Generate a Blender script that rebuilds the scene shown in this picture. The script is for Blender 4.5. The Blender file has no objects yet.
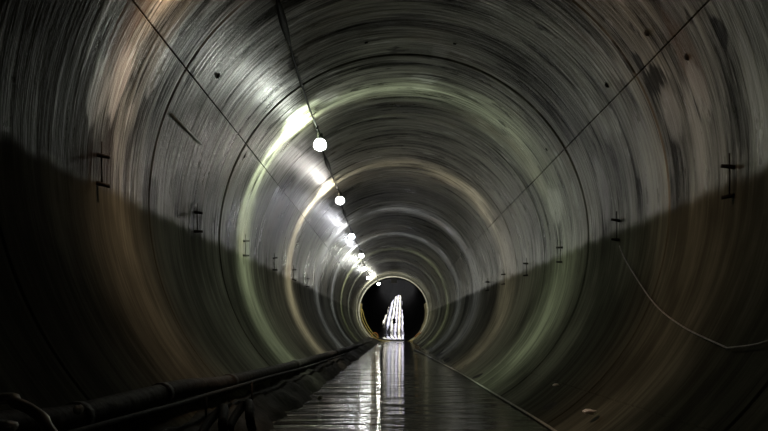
import bpy, bmesh, math, random
from mathutils import Vector, noise
random.seed(7)
# ------------------------------------------------------------------ camera, world, exposure
R = 2.0                 # inner radius of the tunnel, axis along +Y through (0, y, 0)
F = 600.0               # focal length in pixels at 768 wide
U = F * R / 643.0       # width of one lining ring
CX, CZ = -0.07 * R, -0.48 * R
VPX, VPY = 391.0, 328.0
scene = bpy.context.scene
cam_d = bpy.data.cameras.new('camera'); cam = bpy.data.objects.new('camera', cam_d)
scene.collection.objects.link(cam); scene.camera = cam
cam.location = (CX, 0, CZ); cam.rotation_euler = (math.pi / 2, 0, 0)
cam_d.sensor_width = 36; cam_d.lens = F * 36 / 768
cam_d.shift_x = -(VPX - 384) / 768; cam_d.shift_y = (VPY - 215.5) / 768
cam_d.clip_start = .05; cam_d.clip_end = 400
world = bpy.data.worlds.new('dark_underground'); scene.world = world; world.use_nodes = True
world.node_tree.nodes['Background'].inputs[0].default_value = (.5, .55, .5, 1)
world.node_tree.nodes['Background'].inputs[1].default_value = 0.0
scene.view_settings.view_transform = 'Standard'; scene.view_settings.look = 'None'
scene.view_settings.exposure = 0.0; scene.view_settings.gamma = 1
scene.cycles.use_denoising = True
scene.cycles.max_bounces = 6
# lamp table: ring-units along the tunnel, colour, power factor
LAMPS = [(2.05, None, (1, .66, .43), .30, .35), (3.9, (320, 145.5), (.86, 1.0, .72), 1.0, 1), (5.7, (340, 201), (1, .86, .66), .85, 1),
         (7.9, (351.5, 237), (.82, .84, 1), .62, .7), (9.95, (361.3, 256), (.80, .84, 1), .58, .55), (11.9, (364.5, 269), (.90, 1.0, .62), .6, .5), (13.9, (368.6, 278), (.92, .98, .86), .5, .5), (17.2, (378.5, 284), (1, .97, .80), 1.1, 9)]
LAMP_W = 44.0           # base power
LX, LZ = -.44 * R, .63 * R
WATER = -.85 * R
Y0, Y1 = -4.53 * U, 18.4 * U
SLOPE = .12

# ------------------------------------------------------------------ helpers
def tag(o, label=None, cat=None, group=None, kind=None):
    if label: o['label'] = label
    if cat: o['category'] = cat
    if group: o['group'] = group
    if kind: o['kind'] = kind
    return o
def mesh_obj(name, verts, faces, mat, parent=None, smooth=True):
    me = bpy.data.meshes.new(name); me.from_pydata([tuple(v) for v in verts], [], faces); me.update()
    if smooth:
        for p in me.polygons: p.use_smooth = True
    me.materials.append(mat)
    o = bpy.data.objects.new(name, me); scene.collection.objects.link(o)
    if parent: o.parent = parent
    return o
def empty(name, loc):
    o = bpy.data.objects.new(name, None); scene.collection.objects.link(o); o.location = loc
    o.empty_display_size = .1
    return o
def smooth_path(pts, n=6):
    pts = [Vector(p) for p in pts]; out = []
    for i in range(len(pts) - 1):
        p0 = pts[max(i - 1, 0)]; p1 = pts[i]; p2 = pts[i + 1]; p3 = pts[min(i + 2, len(pts) - 1)]
        for k in range(n):
            t = k / n
            out.append(.5 * ((2 * p1) + (p2 - p0) * t + (2 * p0 - 5 * p1 + 4 * p2 - p3) * t * t + (3 * p1 - p0 - 3 * p2 + p3) * t ** 3))
    out.append(pts[-1]); return out
class MB:
    def __init__(s): s.v = []; s.f = []
    def tube(s, pts, rad, seg=10, caps=True):
        pts = [Vector(p) for p in pts]; base = len(s.v); n = len(pts)
        ref = Vector((0, 0, 1))
        for i, p in enumerate(pts):
            d = (pts[min(i + 1, n - 1)] - pts[max(i - 1, 0)]).normalized()
            if abs(d.dot(ref)) > .95: ref = Vector((1, 0, 0)) if abs(d.x) < .9 else Vector((0, 1, 0))
            a = d.cross(ref).normalized(); b = d.cross(a)
            r = rad[i] if isinstance(rad, (list, tuple)) else rad
            for k in range(seg):
                t = 2 * math.pi * k / seg
                s.v.append(p + a * r * math.cos(t) + b * r * math.sin(t))
        for i in range(n - 1):
            for k in range(seg):
                k2 = (k + 1) % seg
                s.f.append((base + i * seg + k, base + i * seg + k2, base + (i + 1) * seg + k2, base + (i + 1) * seg + k))
        if caps:
            s.f.append(tuple(base + k for k in range(seg))[::-1]); s.f.append(tuple(base + (n - 1) * seg + k for k in range(seg)))
        return s
    def lathe(s, prof, c=(0, 0, 0), seg=20, sx=1, sy=1):
        c = Vector(c); base = len(s.v)
        for r, z in prof:
            for k in range(seg):
                t = 2 * math.pi * k / seg
                s.v.append(c + Vector((r * math.cos(t) * sx, r * math.sin(t) * sy, z)))
        for i in range(len(prof) - 1):
            for k in range(seg):
                k2 = (k + 1) % seg
                s.f.append((base + i * seg + k, base + i * seg + k2, base + (i + 1) * seg + k2, base + (i + 1) * seg + k))
        return s
    def box(s, c, d):
        b = len(s.v); c = Vector(c)
        for x in (-1, 1):
            for y in (-1, 1):
                for z in (-1, 1): s.v.append(c + Vector((x * d[0] / 2, y * d[1] / 2, z * d[2] / 2)))
        for q in ((0, 1, 3, 2), (4, 6, 7, 5), (0, 4, 5, 1), (2, 3, 7, 6), (0, 2, 6, 4), (1, 5, 7, 3)): s.f.append(tuple(b + i for i in q))
        return s
    def build(s, name, mat, parent=None, smooth=True): return mesh_obj(name, s.v, s.f, mat, parent, smooth)
def lump(c, r, sx=1, sy=1, sz=1, seed=0, amp=.35):
    bm = bmesh.new(); bmesh.ops.create_icosphere(bm, subdivisions=3, radius=1)
    for v in bm.verts:
        n = noise.noise(v.co * 1.3 + Vector((seed * 7.1, 0, 0))) + .4 * noise.noise(v.co * 3.1 + Vector((0, seed * 3.3, 0)))
        v.co = v.co * (1 + amp * n); v.co = Vector((v.co.x * sx, v.co.y * sy, v.co.z * sz)) * r + Vector(c)
    vs = [v.co.copy() for v in bm.verts]; fs = [tuple(v.index for v in f.verts) for f in bm.faces]; bm.free()
    return vs, fs
def wallpoint(px, py, k=1.0):
    """where the line of sight through a photo pixel meets the cylinder of radius k*R"""
    dx, dz = (px - VPX) / F, -(py - VPY) / F
    a = dx * dx + dz * dz; b = 2 * (CX * dx + CZ * dz); c = CX * CX + CZ * CZ - (k * R) ** 2
    t = (-b + math.sqrt(b * b - 4 * a * c)) / (2 * a)
    return Vector((CX + dx * t, t, CZ + dz * t))
def ang(px, py):
    p = wallpoint(px, py); return math.atan2(p.x, p.z)

# ------------------------------------------------------------------ materials
class NT:
    def __init__(s, name):
        s.m = bpy.data.materials.new(name); s.m.use_nodes = True; s.t = s.m.node_tree; s.b = s.t.nodes['Principled BSDF']
    def n(s, typ, **kw):
        nd = s.t.nodes.new(typ)
        for k, v in kw.items(): setattr(nd, k, v)
        return nd
    def put(s, sock, val):
        if isinstance(val, bpy.types.NodeSocket): s.t.links.new(val, sock)
        elif val is not None: sock.default_value = val
    def math(s, op, a, b=None, c=None, clamp=False):
        nd = s.n('ShaderNodeMath', operation=op); nd.use_clamp = clamp
        for i, v in enumerate((a, b, c)): s.put(nd.inputs[i], v)
        return nd.outputs[0]
    def noise(s, vec, scale=1, detail=4, rough=.55):
        nd = s.n('ShaderNodeTexNoise'); s.put(nd.inputs['Vector'], vec)
        nd.inputs['Scale'].default_value = scale; nd.inputs['Detail'].default_value = detail; nd.inputs['Roughness'].default_value = rough
        return nd.outputs['Fac']
    def comb(s, x, y, z=0.0):
        nd = s.n('ShaderNodeCombineXYZ')
        for i, v in enumerate((x, y, z)): s.put(nd.inputs[i], v)
        return nd.outputs[0]
    def ramp(s, v, a, b, lo=0.0, hi=1.0, smooth=True):
        nd = s.n('ShaderNodeMapRange'); nd.interpolation_type = 'SMOOTHSTEP' if smooth else 'LINEAR'
        for i, x in enumerate((v, a, b, lo, hi)): s.put(nd.inputs[i], x)
        return nd.outputs[0]
    def mix(s, f, a, b):
        nd = s.n('ShaderNodeMix', data_type='RGBA'); s.put(nd.inputs[0], f)
        s.put(nd.inputs[6], a); s.put(nd.inputs[7], b); return nd.outputs[2]
def simple(name, col, rough=.6, metal=0.0, bump=0.0, scale=20, var=.25, spec=.5):
    m = NT(name); tc = m.n('ShaderNodeTexCoord').outputs['Object']
    f = m.noise(tc, scale, 5)
    c = m.mix(m.ramp(f, .3, .7), (*[x * (1 - var) for x in col], 1), (*[min(1, x * (1 + var)) for x in col], 1))
    m.put(m.b.inputs['Base Color'], c); m.b.inputs['Roughness'].default_value = rough; m.b.inputs['Metallic'].default_value = metal
    m.b.inputs['Specular IOR Level'].default_value = spec
    if bump:
        bn = m.n('ShaderNodeBump'); bn.inputs['Strength'].default_value = bump; bn.inputs['Distance'].default_value = .02
        m.put(bn.inputs['Height'], f); m.put(m.b.inputs['Normal'], bn.outputs[0])
    return m.m
def emission(name, col, s):
    m = NT(name); e = m.n('ShaderNodeEmission'); e.inputs[0].default_value = (*col, 1); e.inputs[1].default_value = s
    m.put(m.t.nodes['Material Output'].inputs[0], e.outputs[0]); return m.m

BLK, PAL, BRN = (.012, .012, .011), (.46, .45, .42), (.17, .12, .075)
STAINS_AND_LIGHT = [(655, 80, .07, .12, BLK, .92), (640, 62, .05, .05, BLK, .85), (722, 30, .05, .05, BLK, .85), (690, 60, .16, .10, BRN, .6), (672, 112, .10, .10, PAL, .45), (700, 92, .10, .08, PAL, .4),
          (66, 140, .34, .22, (.034, .027, .02), .92), (28, 120, .85, .52, (.022, .019, .015), .96), (75, 180, .34, .62, (.03, .024, .018), .9), (150, 195, .10, .20, (.03, .027, .02), .85), (80, 30, .4, .12, (.03, .027, .02), .8), (40, 20, .5, .14, (.04, .037, .03), .8),  # near left wall: brown dirt, plus dimness painted into its colour
          (293, 62, .03, .14, BLK, .8), (190, 77, .05, .05, BLK, .8), (175, 190, .12, .12, BLK, .7), (210, 185, .10, .14, BLK, .5), (244, 156, .035, .03, BLK, .95),
          (470, 70, .14, .08, BLK, .6), (590, 30, .2, .08, BLK, .6), (400, 20, .4, .10, BLK, .5), (600, 120, .1, .1, PAL, .25), (555, 205, .1, .3, PAL, .35), (650, 175, .22, .14, PAL, .4), (605, 190, .16, .12, PAL, .4), (700, 150, .2, .08, PAL, .35), (760, 110, .3, .06, PAL, .35), (510, 250, .2, .4, PAL, .3), (440, 50, .04, .3, PAL, .2), (130, 20, .2, .10, BRN, .5), (185, 40, .15, .15, BLK, .45), (560, 120, .2, .12, BLK, .5), (740, 120, .1, .1, BLK, .5),  # several pale ones paint lamp sheen onto the crown and right wall
          (98, 92, .10, .10, PAL, .5), (120, 78, .12, .10, PAL, .6), (160, 66, .10, .09, PAL, .5)]
def lining_mat():
    m = NT('wet_concrete_lining')
    sp = m.n('ShaderNodeSeparateXYZ'); m.put(sp.inputs[0], m.n('ShaderNodeNewGeometry').outputs['Position'])
    x, y, z = sp.outputs
    th = m.math('ARCTAN2', x, z)
    tx, tz = m.math('SINE', th), m.math('COSINE', th)   # seamless circumferential coordinates
    def cyl(a, b, off=0.0):
        return m.comb(m.math('MULTIPLY', tx, a), m.math('MULTIPLY_ADD', y, b, off), m.math('MULTIPLY', tz, a))
    broad = m.noise(cyl(1.3, 1.1), 1, 4)
    streak = m.noise(cyl(1.6, 9.0, 3.1), 1, 6, .62)
    fine = m.noise(cyl(2.4, 34.0, 7.7), 1, 5, .6)
    line = m.noise(cyl(1.1, 20.0, 17.7), 1, 3, .5)
    patch = m.noise(cyl(3.2, 2.6, 11.0), 1, 5, .6)
    # each cast ring has a tone of its own
    ringid = m.math('FLOOR', m.math('DIVIDE', m.math('SUBTRACT', y, 2.47 * U), U))
    wn = m.n('ShaderNodeTexWhiteNoise', noise_dimensions='1D'); m.put(wn.inputs['W'], ringid)
    ringtone = m.math('MULTIPLY', m.ramp(wn.outputs['Value'], 0, 1, .8, 1.15, False), m.ramp(m.noise(cyl(.9, .8, 60), 1, 4), .32, .66, .45, 1.35))
    # wet drip stains and dry scrapes
    edge = m.math('MULTIPLY_ADD', m.math('SUBTRACT', m.noise(cyl(2, 3), 1, 3), .5), .16, -.05)
    upper = m.ramp(m.math('SUBTRACT', z, edge), -.07, .06)
    tone = m.math('MULTIPLY_ADD', streak, .9, m.math('MULTIPLY', fine, .5))
    tone = m.math('ADD', tone, m.math('MULTIPLY', broad, .5))
    tone = m.ramp(tone, .80, 1.12, 0, 1, False)
    col = m.mix(tone, (.026, .026, .020, 1), (.27, .27, .22, 1))
    # rusty brown wash in places
    col = m.mix(m.ramp(broad, .50, .68, 0, .55), col, (.13, .095, .06, 1))
    # thin black lines scored around the ring
    col = m.mix(m.ramp(line, .34, .30, 0, .75), col, (.015, .015, .013, 1))
    # dark blotches that run round the ring
    bl = m.noise(cyl(4.5, 7.0, 41.0), 1, 4, .55)
    col = m.mix(m.ramp(bl, .63, .70, 0, .8), col, (.012, .012, .011, 1))
    # pale lime scrapes
    col = m.mix(m.math('MULTIPLY', m.ramp(patch, .56, .66), m.ramp(fine, .45, .62)), col, (.42, .42, .40, 1))
    # single stains and painted light: (pixel it was measured at, half extent round the ring, half extent along it, colour, strength)
    for px, py, dt, dy, cc, st in STAINS_AND_LIGHT:   # grime, lime and rust, plus painted dimness and sheen, ragged outlines
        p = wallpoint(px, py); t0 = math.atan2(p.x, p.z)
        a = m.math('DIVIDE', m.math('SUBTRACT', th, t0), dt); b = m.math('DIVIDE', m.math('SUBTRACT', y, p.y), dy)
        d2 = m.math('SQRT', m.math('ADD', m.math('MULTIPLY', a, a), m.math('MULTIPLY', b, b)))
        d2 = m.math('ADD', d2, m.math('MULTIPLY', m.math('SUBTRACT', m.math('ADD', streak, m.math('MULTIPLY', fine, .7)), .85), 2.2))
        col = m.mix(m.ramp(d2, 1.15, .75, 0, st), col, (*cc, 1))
    # silted lower half
    low = m.mix(m.ramp(tone, 0, 1, .0, 1), (.075, .076, .058, 1), (.14, .142, .108, 1))
    col = m.mix(upper, low, col)
    mm = m.n('ShaderNodeVectorMath', operation='SCALE'); m.put(mm.inputs[0], col); m.put(mm.inputs[3], ringtone)
    m.put(m.b.inputs['Base Color'], mm.outputs[0])
    ro = m.ramp(m.math('ADD', m.math('MULTIPLY', streak, .6), m.math('MULTIPLY', patch, .5)), .4, .75, .24, .46, False)
    m.put(m.b.inputs['Roughness'], m.math('ADD', m.math('MULTIPLY', ro, upper), m.math('MULTIPLY', m.math('SUBTRACT', 1.0, upper), .8)))
    bw = m.n('ShaderNodeRGBToBW'); m.put(bw.inputs[0], mm.outputs[0])      # grime is matt, clean cement laitance shines
    m.put(m.b.inputs['Specular IOR Level'], m.math('MULTIPLY', m.ramp(upper, 0, 1, .10, 1.0), m.ramp(bw.outputs[0], .02, .24, .03, 1.0, False)))
    h = m.math('ADD', m.math('MULTIPLY', fine, .5), m.math('MULTIPLY', streak, .9))
    h = m.math('ADD', h, m.math('MULTIPLY', m.noise(cyl(30, 60), 1, 3), .12))
    bn = m.n('ShaderNodeBump'); bn.inputs['Distance'].default_value = .02; m.put(bn.inputs['Strength'], m.ramp(upper, 0, 1, .3, .75)); m.put(bn.inputs['Height'], h)
    m.put(m.b.inputs['Normal'], bn.outputs[0])
    return m.m
def water_mat(name, rough, bump, col, ys=1.0, xs=1.0, sc=9.0, siltr=0.0):
    m = NT(name); mp = m.n('ShaderNodeMapping'); m.put(mp.inputs[0], m.n('ShaderNodeNewGeometry').outputs['Position'])
    mp.inputs['Scale'].default_value = (xs, ys, 1)
    a = m.noise(mp.outputs[0], sc, 3, .5); b = m.noise(mp.outputs[0], sc * .3, 2, .5)
    h = m.math('ADD', m.math('ADD', m.math('MULTIPLY', a, .4), b), m.math('MULTIPLY', m.noise(mp.outputs[0], sc * .16, 2, .5), 1.6 if siltr else 0.0))
    m.b.inputs['Base Color'].default_value = (*col, 1)
    sx_ = m.n('ShaderNodeSeparateXYZ'); m.put(sx_.inputs[0], m.n('ShaderNodeNewGeometry').outputs['Position'])
    silt = m.ramp(m.math('ADD', sx_.outputs[0], m.math('MULTIPLY', b, .3)), -.62, -.22, 1, 0)   # ruffled, silty shallows along the left bank
    m.put(m.b.inputs['Roughness'], m.math('ADD', m.ramp(b, .35, .65, rough * .7, rough * 1.5), m.math('MULTIPLY', silt, siltr)))
    m.b.inputs['IOR'].default_value = 1.38
    bn = m.n('ShaderNodeBump'); m.put(bn.inputs['Strength'], m.math('MULTIPLY_ADD', silt, bump * 3.6 if siltr else 0.0, bump)); bn.inputs['Distance'].default_value = .05
    m.put(bn.inputs['Height'], h); m.put(m.b.inputs['Normal'], bn.outputs[0])
    return m.m
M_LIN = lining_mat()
M_WATER = water_mat('shallow_muddy_water', .035, .22, (.012, .012, .010), 2.0, .38, siltr=.09)
M_WET = water_mat('wet_sloping_channel', .05, .03, (.06, .06, .06), .1, 3.0)
M_MUD = simple('dark_wet_mud', (.014, .013, .010), .8, 0, .8, 9, .5, .12)
M_FLOOR = simple('silted_concrete', (.05, .048, .04), .7, 0, .4, 6)
M_STEEL = simple('rusted_dark_steel', (.02, .017, .014), .7, .3, .3, 60)
M_RUBBER = simple('black_rubber', (.012, .012, .012), .75, 0, .2, 30, .25, .2)
M_HOSE = simple('muddy_grey_hose', (.022, .019, .017), .75, 0, .5, 14, .5, .2)
M_PALE = simple('pale_dusty_cable', (.62, .62, .58), .6, 0, .2, 40)
M_CHAIN = simple('dull_galvanised_chain', (.28, .26, .25), .5, .3, 0, 40)
M_YEL = simple('yellow_hose', (.50, .40, .13), .6, 0, .1, 8)
M_ORA = simple('orange_plastic', (.50, .20, .05), .6, 0, .1, 8)
M_RIM = simple('pale_limed_steel_rim', (.92, .90, .74), .5, 0, .2, 8)
M_STONE = simple('pale_stone', (.85, .85, .83), .35, 0, .3, 20)
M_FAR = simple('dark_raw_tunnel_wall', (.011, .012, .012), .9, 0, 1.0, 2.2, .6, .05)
M_SOCKET = simple('dark_lamp_socket', (.03, .03, .03), .5)

# ------------------------------------------------------------------ lining of the near tunnel
TH_L, TH_R = ang(194, 78.5), ang(615, 97.5)      # the two long seams overhead
TH_LR = ang(662, 416)                             # the long seam low on the right
TH_LL = -TH_LR
TH_BOT = math.pi - math.asin(.40)
JOINTS = [(2.47 + k) * U for k in range(-7, 16)]
rj = [random.uniform(-.007, .007) for _ in range(40)]
def rad(th, y):
    k = math.floor((y - (2.47 - 7.5) * U) / U)
    r = R + rj[k % 40]
    d = min(abs(y - j) for j in JOINTS)
    w = .026 if k == 8 else .015
    if d < w: r += (.05 if k == 8 else .035 if k == 7 or (k > 8 and k % 3 == 0) else .014) * (1 - d / w) ** .5
    for s in (TH_L, TH_R, TH_LR, TH_LL):
        e = abs(th - s) * R
        if e < .006: r += .012 * (1 - e / .006)
    return r
YS = set()
y = Y0
while y < Y1: YS.add(round(y, 4)); y += U / 6
for j in JOINTS:
    for o in (-.06, -.03, -.0261, -.018, -.0151, -.01, 0, .01, .0151, .018, .0261, .03, .06):
        if Y0 < j + o < Y1: YS.add(round(j + o, 4))
YS.add(round(Y1, 4)); YS = sorted(YS)
def thetas(a, b):
    n = max(2, int((b - a) / math.radians(2))); t = set(a + (b - a) * i / n for i in range(n + 1))
    for s in (TH_L, TH_R, TH_LR, TH_LL):
        for o in (-.012, -.0045, -.0031, 0, .0031, .0045, .012):
            if a <= s + o <= b: t.add(s + o)
    return sorted(t)
def shell(name, a, b):
    T = thetas(a, b); v = []; f = []
    for yy in YS:
        for t in T:
            r = rad(t, yy); v.append((r * math.sin(t), yy, r * math.cos(t)))
    nT = len(T)
    for i in range(len(YS) - 1):
        for k in range(nT - 1):
            f.append((i * nT + k, (i + 1) * nT + k, (i + 1) * nT + k + 1, i * nT + k + 1))
    # outer skin gives the lining its thickness
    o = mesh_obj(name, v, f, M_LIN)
    s = o.modifiers.new('thickness', 'SOLIDIFY'); s.thickness = .2; s.offset = -1.0
    tag(o, kind='structure'); return o
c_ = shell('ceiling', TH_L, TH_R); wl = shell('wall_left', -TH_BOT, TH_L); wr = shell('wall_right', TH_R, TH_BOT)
tag(c_, 'streaked wet concrete crown between the two long seams'); tag(wl, 'streaked concrete side of the tunnel on the left'); tag(wr, 'streaked concrete side of the tunnel on the right')
fw = R * .52
tag(MB().box((0, (Y0 + Y1) / 2, -.93 * R), (2 * fw + .0, Y1 - Y0, .1)).build('floor', M_FLOOR, smooth=False), 'silted concrete invert under the shallow water', kind='structure')
nx, ny = 24, 160; v = []; f = []
for j in range(ny + 1):
    for i in range(nx + 1):
        X = -1.058 + 2.116 * i / nx; Yy = Y0 + .02 + (Y1 - Y0 - .04) * j / ny; v.append((X, Yy, WATER))
for j in range(ny):
    for i in range(nx):
        a = j * (nx + 1) + i; f.append((a, a + 1, a + nx + 2, a + nx + 1))
tag(mesh_obj('water', v, f, M_WATER), 'shallow rippled water over the tunnel floor reflecting the lamps', 'water', kind='stuff')
# back end of the tunnel behind the viewer
tag(MB().lathe([(0, 0), (R + .1, 0)], seg=64).build('wall_back', M_FAR), 'end of the tunnel behind the viewer', kind='structure')
o = bpy.data.objects['wall_back']; o.rotation_euler = (math.pi / 2, 0, 0); o.location = (0, Y0 - .02, 0)

# ------------------------------------------------------------------ steel rim and the rising tunnel beyond
v = []; f = []; N = 96
prof = [(R * .972, 0), (R * 1.03, 0), (R * 1.03, .14), (R * .972, .14)]
for k in range(N):
    t = 2 * math.pi * k / N
    for r_, yy in prof: v.append((r_ * math.sin(t), Y1 + yy - .10, r_ * math.cos(t)))
for k in range(N):
    k2 = (k + 1) % N
    for q in range(4):
        q2 = (q + 1) % 4; f.append((k * 4 + q, k2 * 4 + q, k2 * 4 + q2, k * 4 + q2))
tag(mesh_obj('trim_1', v, f, M_RIM, smooth=False), 'pale limed steel rim where the near tunnel ends', kind='structure')
v = []; f = []; n_ = 60
for d in (0, .8, 1.6, 2.4):
    for r_ in (R * .968, R * .985):
        for k in range(n_ + 1):
            t = math.radians(75 + 210 * k / n_); w_ = (1 if r_ > R * .97 else 1 - .012 * noise.noise(Vector((k * .4, d * 2, 0)))); v.append((w_ * r_ * math.sin(t), Y1 + .06 + d, w_ * r_ * math.cos(t)))
L_ = 2 * (n_ + 1)
for i in range(3):
    for k in range(n_):
        a = i * L_ + k; f.append((a, a + 1, a + L_ + 1, a + L_)); a += n_ + 1; f.append((a, a + L_, a + L_ + 1, a + 1))
for i in (0, 3):
    for k in range(n_): a = i * L_ + k; f.append((a, a + n_ + 1, a + n_ + 2, a + 1))
tag(mesh_obj('trim_2', v, f, simple('lamplit_yellow_collar', (.55, .50, .33), .6, 0, .6, 5, .5)), 'lower tunnel wall just inside the rim, lamplight painted as a pale yellowish collar', kind='structure')  # lamplight on the wall here is put into the pale colour
def cz(d): return SLOPE * max(0, d - 1.5 + 1.5 * math.exp(-d / 1.5))
def cxx(d): return .018 * d
RF = R * .99
v = []; f = []; NT_ = 72; ds = [i * .8 for i in range(150)]
for d in ds:
    for k in range(NT_):
        t = 2 * math.pi * k / NT_
        n_ = .05 * noise.noise(Vector((math.sin(t) * 3, d * .8, math.cos(t) * 3))) * min(1, d / 2)
        r_ = RF - .02 + n_
        v.append((cxx(d) + r_ * math.sin(t), Y1 + .05 + d, cz(d) + r_ * math.cos(t)))
for i in range(len(ds) - 1):
    for k in range(NT_):
        k2 = (k + 1) % NT_; f.append((i * NT_ + k, (i + 1) * NT_ + k, (i + 1) * NT_ + k2, i * NT_ + k2))
b_ = (len(ds) - 1) * NT_; f.append(tuple(b_ + k for k in range(NT_)))
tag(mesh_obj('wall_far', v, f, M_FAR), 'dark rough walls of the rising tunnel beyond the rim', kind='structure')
v = []; f = []; m_ = 16
for d in ds[:110]:
    for i in range(m_ + 1):
        X = -1.0 + 2.0 * i / m_
        v.append((cxx(d) + X, Y1 + .06 + d, cz(d) - .855 * R + .02 * noise.noise(Vector((X * 3, d, 5)))))
for j in range(109):
    for i in range(m_):
        a = j * (m_ + 1) + i; f.append((a, a + 1, a + m_ + 2, a + m_ + 1))
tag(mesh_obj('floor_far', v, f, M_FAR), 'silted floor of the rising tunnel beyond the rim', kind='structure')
v = []; f = []; dd = [i * .25 for i in range(0, 176)]
for d in dd:
    s = d / 43
    nz = noise.noise(Vector((d * .45, 1.3, 0))) + .6 * noise.noise(Vector((d * 1.7, 9.3, 0)))
    nz2 = noise.noise(Vector((d * .4, 21.3, 0)))
    xl = (376.0 + 20.5 * min(1, s) ** .75 - VPX) / F * (Y1 + d) + CX + .16 * nz * (1 - .5 * s)
    xr = (405.5 - 4.5 * min(1, s) ** .5 - VPX) / F * (Y1 + d) + CX + .10 * nz2
    if d > 40: k_ = (43.75 - d) / 3.75; mid = xl * .3 + xr * .7; xl = mid + (xl - mid) * k_; xr = mid + (xr - mid) * k_
    for i in range(5): v.append((xl + (xr - xl) * i / 4, Y1 + .06 + d, cz(d) - .855 * R + .035))
for j in range(len(dd) - 1):
    for i in range(4):
        a = j * 5 + i; f.append((a, a + 1, a + 6, a + 5))
tag(mesh_obj('wet_channel', v, f, M_WET), 'bright wet strip running up the tunnel floor beyond the rim', 'water', kind='stuff')
# strip lights along the crown of the rising tunnel, seen only as reflections
cols = [(1, .95, .80), (.80, .80, 1), (1, .97, .88), (.84, .80, 1), (1, .93, .74), (.86, .82, 1), (1, .95, .85)]
for q in range(6):
    X = -1.58 + .44 * q
    pts = [(cxx(d) + X, Y1 + d, cz(d) + math.sqrt(1.80 ** 2 - X * X)) for d in range(34, 110, 4)]
    t_ = empty('strip_light', pts[0])
    tag(t_, ['leftmost', 'second from left', 'third from left', 'third from right', 'second from right', 'rightmost'][q] + ' strip light beyond the rim, a stripe reflected in the wet strip', 'light', 'strip lights in the rising tunnel')
    o = MB().tube([Vector(p) - Vector(pts[0]) for p in pts], .12, 8).build('light_tube', emission('strip_glow_%d' % q, cols[q], 3.4), t_)
    o = MB().tube([Vector(p) - Vector(pts[0]) + Vector((0, 0, .14)) for p in pts], .04, 6).build('housing', M_SOCKET, t_)

# ------------------------------------------------------------------ lamps and their cable
M_BULB = []
def bulb_mat(i, col):
    m = NT('lamp_glass_%d' % i); e = m.n('ShaderNodeEmission'); c = [.75 + .25 * k for k in col]
    e.inputs[0].default_value = (*c, 1); e.inputs[1].default_value = (3.0, 34.0, 34.0, 26.0)[min(i, 3)]
    tr = m.n('ShaderNodeBsdfTransparent'); ad = m.n('ShaderNodeAddShader')
    m.put(ad.inputs[0], e.outputs[0]); m.put(ad.inputs[1], tr.outputs[0]); m.put(m.t.nodes['Material Output'].inputs[0], ad.outputs[0])
    return m.m
def lamp_loc(yu, px):
    if not px: return Vector((LX, yu * U, LZ))
    y = yu * U; return Vector((CX + (px[0] - VPX) / F * y, y, CZ - (px[1] - VPY) / F * y))
def make_lamp(i, yu, px, col, pw, bs, label):
    t = empty('hanging_lamp', lamp_loc(yu, px)); tag(t, label, 'lamp', 'work lamps strung along the tunnel')
    gl = [(0.001, -.056), (.04, -.051), (.066, -.034), (.079, -.005), (.073, .03), (.055, .055), (.045, .07)]
    MB().lathe(gl, seg=24).build('bulb', bulb_mat(i, col), t)
    so = MB().lathe([(.001, .15), (.03, .15), (.036, .14), (.036, .095), (.05, .085), (.05, .068), (.001, .068)], seg=16).build('socket', M_SOCKET, t)
    top = Vector((-.02 * R, .0, .11 * R))
    MB().tube(smooth_path([(0, 0, .145), (-.01, .01, .175), top + Vector((0, 0, -.01))], 4), .009, 8).build('cord', M_RUBBER, t)
    MB().tube([(top.x + .02 * math.cos(a), 0, top.z + .0 + .02 * math.sin(a)) for a in [k * math.pi / 6 for k in range(12)]], .006, 6).build('hook', M_STEEL, t)
    ld = bpy.data.lights.new('lamp_glow', 'POINT'); ld.energy = LAMP_W * pw; ld.color = col; ld.shadow_soft_size = .06
    ld.use_nodes = True; nt = ld.node_tree; em = nt.nodes['Emission']
    tc = nt.nodes.new('ShaderNodeTexCoord'); sp = nt.nodes.new('ShaderNodeSeparateXYZ'); nt.links.new(tc.outputs['Normal'], sp.inputs[0])
    def mt(op, a, b=None):
        n = nt.nodes.new('ShaderNodeMath'); n.operation = op
        for k, q in enumerate((a, b)):
            if isinstance(q, bpy.types.NodeSocket): nt.links.new(q, n.inputs[k])
            elif q is not None: n.inputs[k].default_value = q
        return n.outputs[0]
    g = mt('DIVIDE', mt('SUBTRACT', sp.outputs[1], .12), .19); g = mt('MULTIPLY', g, g); g = mt('EXPONENT', mt('MULTIPLY', g, -1.0))
    mr = nt.nodes.new('ShaderNodeMapRange'); nt.links.new(sp.outputs[2], mr.inputs[0])   # upward emission dimmed to keep the crown darker
    for k, q in enumerate((.1, .75, 1.0, .32)): mr.inputs[k + 1].default_value = q
    fw_ = nt.nodes.new('ShaderNodeMapRange'); fw_.interpolation_type = 'SMOOTHSTEP'; nt.links.new(sp.outputs[1], fw_.inputs[0])   # emission towards the viewer cut so the near walls stay dim
    for k, q in enumerate((-.99, -.72, .18, 1.0)): fw_.inputs[k + 1].default_value = q
    near = nt.nodes.new('ShaderNodeMapRange'); near.interpolation_type = 'SMOOTHSTEP'   # emission boosted towards the wall beside it for a hot spot
    nt.links.new(mt('ADD', mt('MULTIPLY', sp.outputs[0], -.62), mt('MULTIPLY', sp.outputs[2], .78)), near.inputs[0])
    for k, q in enumerate((.70, .99, .0, 8.0)): near.inputs[k + 1].default_value = q
    nt.links.new(mt('ADD', near.outputs[0], mt('MULTIPLY', mt('ADD', mt('MULTIPLY', g, 6.0), mt('MULTIPLY', fw_.outputs[0], .33 * bs)), mr.outputs[0])), em.inputs['Strength'])
    lo = bpy.data.objects.new('lamp_glow', ld); scene.collection.objects.link(lo); lo.parent = t
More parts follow.
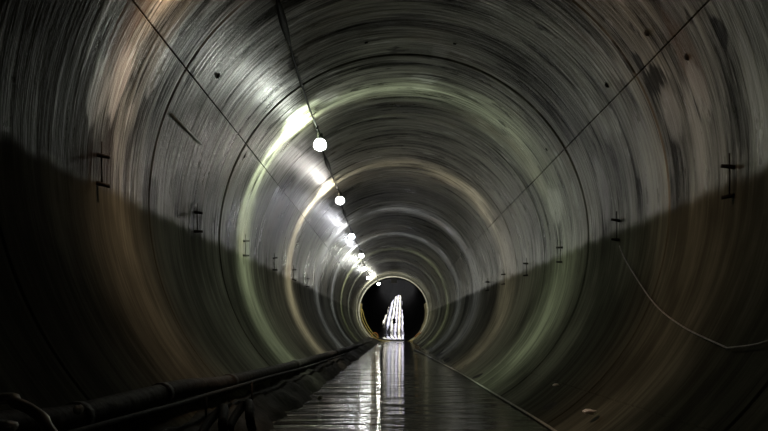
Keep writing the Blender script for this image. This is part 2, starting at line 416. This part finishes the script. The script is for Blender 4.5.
LL = ['warm hanging lamp just above the top edge of the view', 'nearest and largest white lamp hanging in view',
      'second hanging lamp from the viewer, beside a bright wall glare', 'third hanging lamp from the viewer, bluish white', 'fourth hanging lamp from the viewer, bluish white',
      'fifth hanging lamp from the viewer, greenish white', 'sixth hanging lamp from the viewer, small and white', 'tiny farthest hanging lamp just inside the pale round rim']
for i, (yu, px, col, pw, bs) in enumerate(LAMPS): make_lamp(i, yu, px, col, pw, bs, LL[i])
anch = [lamp_loc(l[0], l[1]) + Vector((-.04, 0, .22)) for l in LAMPS]
anch = [Vector((anch[0].x, -4 * U, anch[0].z))] + anch + [Vector((anch[-1].x, 18.25 * U, anch[-1].z))]
pts = []
for a, b in zip(anch[:-1], anch[1:]):
    n_ = max(2, int((b.y - a.y) / .25))
    for k in range(n_):
        t = k / n_; p = a.lerp(b, t); w = min(1, 2.6 * min(t, 1 - t)) ** .6
        q = Vector((p.x, 0, p.z)); q = q.normalized() * (q.length + (.965 * R - q.length) * w * .93)
        pts.append(Vector((q.x, p.y, q.z)) + Vector((.012 * noise.noise(Vector((p.y, 0, 0))), 0, 0)))
pts.append(anch[-1])
cb = MB().tube(pts, .012, 8).build('power_cable', M_RUBBER); tag(cb, 'black power cable running along the upper left of the tunnel above the lamps', 'cable')
# taped bundle where the cable thickens
for yc in (2.68, 4.9, 6.9):
    q = min(range(len(pts)), key=lambda i: abs(pts[i][1] - yc * U)); seg_ = pts[q - 1:q + 3]
    MB().tube(smooth_path(seg_, 4), [.012 + .022 * math.sin(math.pi * k / 12) for k in range(13)], 8).build('taped_splice', M_RUBBER, cb)

# ------------------------------------------------------------------ steel brackets at mid height
def bracket(side, yu, ang_pts, label):
    (px, py) = ang_pts; p = wallpoint(px, py); t = math.atan2(p.x, p.z)
    y = yu * U; c = Vector((math.sin(t) * R, y, math.cos(t) * R)); e = empty('wall_bracket', c)
    tag(e, label, 'bracket', 'steel brackets on the tunnel walls')
    inw = -1 if side > 0 else 1
    random.seed(int(yu * 10) + side)
    for zz in (.095, -.085):
        tilt = random.uniform(-.015, .02)
        MB().tube([(-inw * .03, 0, zz + tilt), (inw * .02, 0, zz), (inw * .085, .0, zz - .004 - tilt)], [.014, .014, .012], 8).build('peg', M_STEEL, e)
    MB().tube([(inw * .035, .0, .18), (inw * .032, .0, .05), (inw * .035, 0, -.10)], .005, 6).build('rod', M_STEEL, e)
RO = ['nearest', 'second nearest', 'third nearest', 'fourth nearest', 'fifth nearest', 'sixth nearest', 'seventh nearest']
for k in range(6):
    bracket(1, 2.0 + k, (735, 182), '%s dark steel bracket on the right wall%s' % (RO[k], ', pale chain hangs from it' if k == 1 else ''))
    bracket(-1, 2.03 + k * 1.0, (96, 170), '%s dark steel bracket on the left wall' % RO[k])

# ------------------------------------------------------------------ chain, wires and plugs on the walls
cp = [wallpoint(*q) for q in ((619.5, 246, .975), (624, 257, .98), (632, 271, .985), (654, 303, .985), (682, 326, .985), (727, 348, .98), (768, 341, .98), (820, 310, .975))]
tag(MB().tube(smooth_path(cp[:6], 10) + smooth_path(cp[5:], 6)[1:], .0055, 6).build('thin_chain', M_CHAIN), 'thin pale chain sagging across the dark right wall from a bracket', 'chain')
a, b = wallpoint(171, 114, .999), wallpoint(201, 144, .999)
tag(MB().tube([a, a.lerp(b, .5), b], .011, 6).build('pale_wire', M_PALE), 'short straight pale wire on the upper left wall', 'wire')
a, b = wallpoint(248, 143, .99), wallpoint(241, 166, .99)
plugs = [(647, 33, 'in the upper right of the crown'), (607, 85, 'below the seam at the upper right'), (547, 149, 'beside the right joint'), (687, 57, 'near the right top corner'),
         (366, 42, 'in the crown left of centre'), (455, 43, 'in the crown right of centre'), (218, 76, 'at the upper left near the long seam'), (244, 156, 'left of the wall glare')]
for px, py, w in plugs:
    p = wallpoint(px, py, 1.0); t = math.atan2(p.x, p.z)
    e = MB().lathe([(.001, -.012), (.016, -.012), (.018, -.006), (.030, .004), (.036, .004), (.036, .03), (.001, .03)], seg=16, sx=1.0, sy=.7).build('grout_plug', M_RUBBER)
    e.rotation_euler = (0, t, 0); e.location = p - Vector((math.sin(t), 0, math.cos(t))) * .002
    tag(e, 'small dark grout plug ' + w, 'plug', 'grout plugs in the lining')

# ------------------------------------------------------------------ mud bank, hoses, cables, stones
v = []; f = []; na = 14; yl = [.6 + i * .12 for i in range(278)]
for yv in yl:
    for i in range(na + 1):
        s = i / na
        far = min(1, max(0, (yv - 8) / 18))
        xe = -.98 + .26 * far + .10 * noise.noise(Vector((yv * .9, 0, 3))) + .07 * (1 - .6 * far) * noise.noise(Vector((yv * 3.3, 0, 3))) + .05 * (1 - far) * noise.noise(Vector((yv * 8, 5, 3)))
        a0 = Vector((xe, 0, WATER - .04)); 
        ph = math.pi + math.asin(.70) ; a1 = Vector((-R * .71, 0, -R * .72))
        P = a0.lerp(a1, s); P.z += .10 * math.sin(math.pi * min(1, s * 1.2)) * .6 * (1 - far * .4)
        h_ = (1 - s) * noise.noise(Vector((P.x * 4, yv * 2.2, 0))) * .05 + noise.noise(Vector((P.x * 11, yv * 7, 4))) * .02
        P.z += h_ * min(1, s * 4) ; P.z += h_ * .5
        r_ = math.hypot(P.x, P.z)
        if r_ > R + .03: P *= (R + .03) / r_
        v.append((P.x, yv, P.z))
for j in range(len(yl) - 1):
    for i in range(na):
        a = j * (na + 1) + i; f.append((a, a + na + 1, a + na + 2, a + 1))
o = mesh_obj('mud_bank', v, f, M_MUD); tag(o, 'lumpy black mud banked against the foot of the left wall', 'mud', kind='stuff')
hp = [wallpoint(*q) for q in ((-120, 452, .95), (0, 428, .95), (60, 421, .95), (110, 408, .95), (150, 397, .955), (185, 388, .955), (220, 384, .955), (250, 377, .955), (285, 368, .955), (315, 359, .955), (340, 351.5, .955), (357, 346, .955), (372, 341, .955))]
hs = smooth_path(hp, 8)
ho = MB().tube(hs, .055, 14).build('drain_hose', M_HOSE); tag(ho, 'thick muddy drain hose lying along the foot of the left wall', 'hose')
for q in (18, 34, 50, 66, 78):
    MB().tube(hs[q:q + 2], .062, 14).build('hose_band', M_STEEL, ho)
cp = [wallpoint(*q) for q in ((60, 437, .93), (150, 412, .93), (180, 404, .93), (205, 396, .93), (240, 386, .93), (270, 377, .93), (310, 366, .93), (345, 354, .93))]
tag(MB().tube(smooth_path(cp, 8), .016, 8).build('thin_cable', M_RUBBER), 'thin black cable under the thick hose on the left', 'cable')
def loop(cx_, cy_, w, h, k, r_, label, name='cable_loop', mat=M_RUBBER, a0=-.15, a1=1.15):
    c = wallpoint(cx_, cy_, k); s = c.y / F
    p = [c + Vector((w * s * math.cos(math.pi * (1 - t)), .15 * math.sin(t * 5), h * s * math.sin(math.pi * t))) for t in [a0 + (a1 - a0) * i / 24 for i in range(25)]]
    o = MB().tube(p, r_, 8).build(name, mat); tag(o, label, 'cable')
    return o
loop(219, 426, 13, 15, .86, .022, 'left of two black cable loops standing up from the mud')
loop(245, 420, 12, 15, .86, .024, 'right of two black cable loops standing up from the mud')
c = wallpoint(10, 440, .80); s = c.y / F
p = [c + Vector(((x - 10) * s, dy, -(y_ - 440) * s)) for x, y_, dy in ((-30, 404, .1), (0, 401, .05), (15, 402.5, 0), (28, 408, 0), (42, 418, 0), (52, 426, -.02), (60, 434, -.03), (68, 446, -.05))]
tag(MB().tube(smooth_path(p, 6), .014, 8).build('bent_hose', simple('dusty_grey_hose', (.34, .31, .28), .5, 0, .3, 10, .4)), 'bent grey hose curving out of the bottom left corner', 'hose')
p0 = wallpoint(3, 428, .80); vs, fs = lump(p0, .026, 1.3, 1, .8, 3); tag(mesh_obj('stone', vs, fs, M_STONE), 'dull pale stone in the very bottom left corner', 'stone')
p0 = wallpoint(78.5, 409.5, .84); vs, fs = lump(p0, .016, 1, 1, 1, 5); tag(mesh_obj('stone', vs, fs, M_STONE), 'tiny bright white stone above the hose at the lower left', 'stone')
for px, a_, b_, w in ((206, 397, 424, 'nearer of two thin upright pegs in the mud at lower left'), (252, 382, 405, 'farther of two thin upright pegs in the mud at lower left')):
    q0, q1 = wallpoint(px, a_, .90), wallpoint(px, b_, .90); q1 = Vector((q0.x, q0.y, q0.z - (b_ - a_) * q0.y / F))
    tag(MB().tube([q0, q1], .007, 6).build('upright_peg', M_STEEL), w, 'peg')
stones = [(288, 374, .055, 'round greenish stone on the mud, left of the bright water'), (247, 405, .05, 'brown stone beside the right cable loop'), (320, 398, .022, 'small dark stone at the edge of the bright water'),
          (300, 388, .035, 'dark stone where the mud meets the bright water'), (334, 369, .04, 'brown stone on the far mud edge'), (345, 361, .045, 'dark stone on the mud near the rim')]
M_ST2 = simple('mossy_stone', (.10, .105, .06), .7, 0, .4, 14)
for i, (px, py, r_, w) in enumerate(stones):
    z_ = -(WATER + .03 - CZ) * F / (py - VPY); p0 = Vector((CX + (px - VPX) / F * z_, z_, WATER + .03))
    vs, fs = lump(p0, r_, 1.1, 1, .9, i + 10); tag(mesh_obj('stone', vs, fs, M_ST2), w, 'stone')
def onwater(px, py, dz=0): 
    z_ = -(WATER + dz - CZ) * F / (py - VPY); return Vector((CX + (px - VPX) / F * z_, z_, WATER + dz))
cp = [onwater(px, py, .012) for px, py in ((414, 349), (425, 354.5), (440, 362.5), (462, 374), (480, 385), (500, 397), (520, 409), (538, 420), (549, 427), (565, 438))]
tag(MB().tube(smooth_path(cp, 8), .011, 8).build('floor_cable', simple('dusty_grey_cable', (.26, .26, .23), .8, 0, .2, 40, .4, .2)), 'thin pale cable lying along the right edge of the water', 'cable')
# silt along the right edge
v = []; f = []
for yv in yl:
    for i in range(7):
        s = i / 6; xe = 1.02 + .03 * noise.noise(Vector((yv * .8, 8, 3))); P = Vector((xe, 0, WATER - .03)).lerp(Vector((R * .66, 0, -R * .765)), s)
        P.z += noise.noise(Vector((P.x * 5, yv * 2.5, 9))) * .03
        v.append((P.x, yv, P.z))
for j in range(len(yl) - 1):
    for i in range(6):
        a = j * 7 + i; f.append((a, a + 1, a + 8, a + 7))
tag(mesh_obj('silt_edge', v, f, M_MUD), 'low dark silt along the foot of the right wall', 'mud', kind='stuff')
for px, py, r_, w in ((556, 385, .02, 'pale stone standing in for a glint at the right wall foot, farther of two'), (590, 412, .03, 'pale stone standing in for a glint at the right wall foot, nearer of two')):  # near-white colour paints in the glints here
    p0 = wallpoint(px, py, .97); vs, fs = lump(p0, r_, 1.5, 1, .6, px); tag(mesh_obj('stone', vs, fs, M_STONE), w, 'stone')

# ------------------------------------------------------------------ things around the far rim
yr = Y1 - .14
def rimpt(px, py, yv=None, ): 
    yv = yv or yr; return Vector((CX + (px - VPX) / F * yv, yv, CZ - (py - VPY) / F * yv))
p = [rimpt(*q) for q in ((361, 304), (362, 318), (368, 330), (376, 338.5), (386, 341), (400, 341.5), (411, 341), (417, 337), (422, 333))]
tag(MB().tube(smooth_path(p, 8), .03, 8).build('yellow_hose', M_YEL), 'yellow hose looped round the bottom of the pale rim', 'hose')
p = [rimpt(*q, yr + .7) for q in ((362, 309), (366, 322), (372, 332), (379, 338))]
tag(MB().tube(smooth_path(p, 8), .025, 8).build('yellow_hose', M_YEL), 'short yellow hose inside the left of the pale rim', 'hose')
p = [rimpt(*q) for q in ((371, 337), (373, 333.5), (376, 333), (378, 336), (376, 339))]
tag(MB().tube(smooth_path(p, 6), .025, 8).build('orange_coil', M_ORA), 'small orange coil at the lower left of the rim', 'hose')
p = [rimpt(*q) for q in ((424, 330), (421, 333), (418, 334), (415, 337))]
tag(MB().tube(smooth_path(p, 6), .03, 8).build('orange_pipe', M_ORA), 'short orange pipe at the lower right of the rim', 'pipe')
e = empty('junction_box', rimpt(394, 281, Y1 + .3)); tag(e, 'dark junction box hung inside the top of the rim', 'box')
MB().box((0, 0, 0), (.34, .12, .26)).build('box_body', M_STEEL, e, False); MB().box((0, -.07, 0), (.30, .03, .22)).build('box_lid', M_RUBBER, e, False)
MB().tube([(-.1, 0, .12), (-.1, 0, .25)], .01, 6).build('hanger', M_STEEL, e); MB().tube([(.1, 0, .12), (.1, 0, .25)], .01, 6).build('hanger', M_STEEL, e)
yv = Y1 + 11.9; p0 = Vector((CX + 3.2 / F * yv, yv, cz(11.9) - .855 * R + .12)); vs, fs = lump(p0, .13, 1.1, 1, .9, 77)
tag(mesh_obj('stone', vs, fs, M_RUBBER), 'dark lump in the middle of the bright wet strip beyond the rim', 'stone')
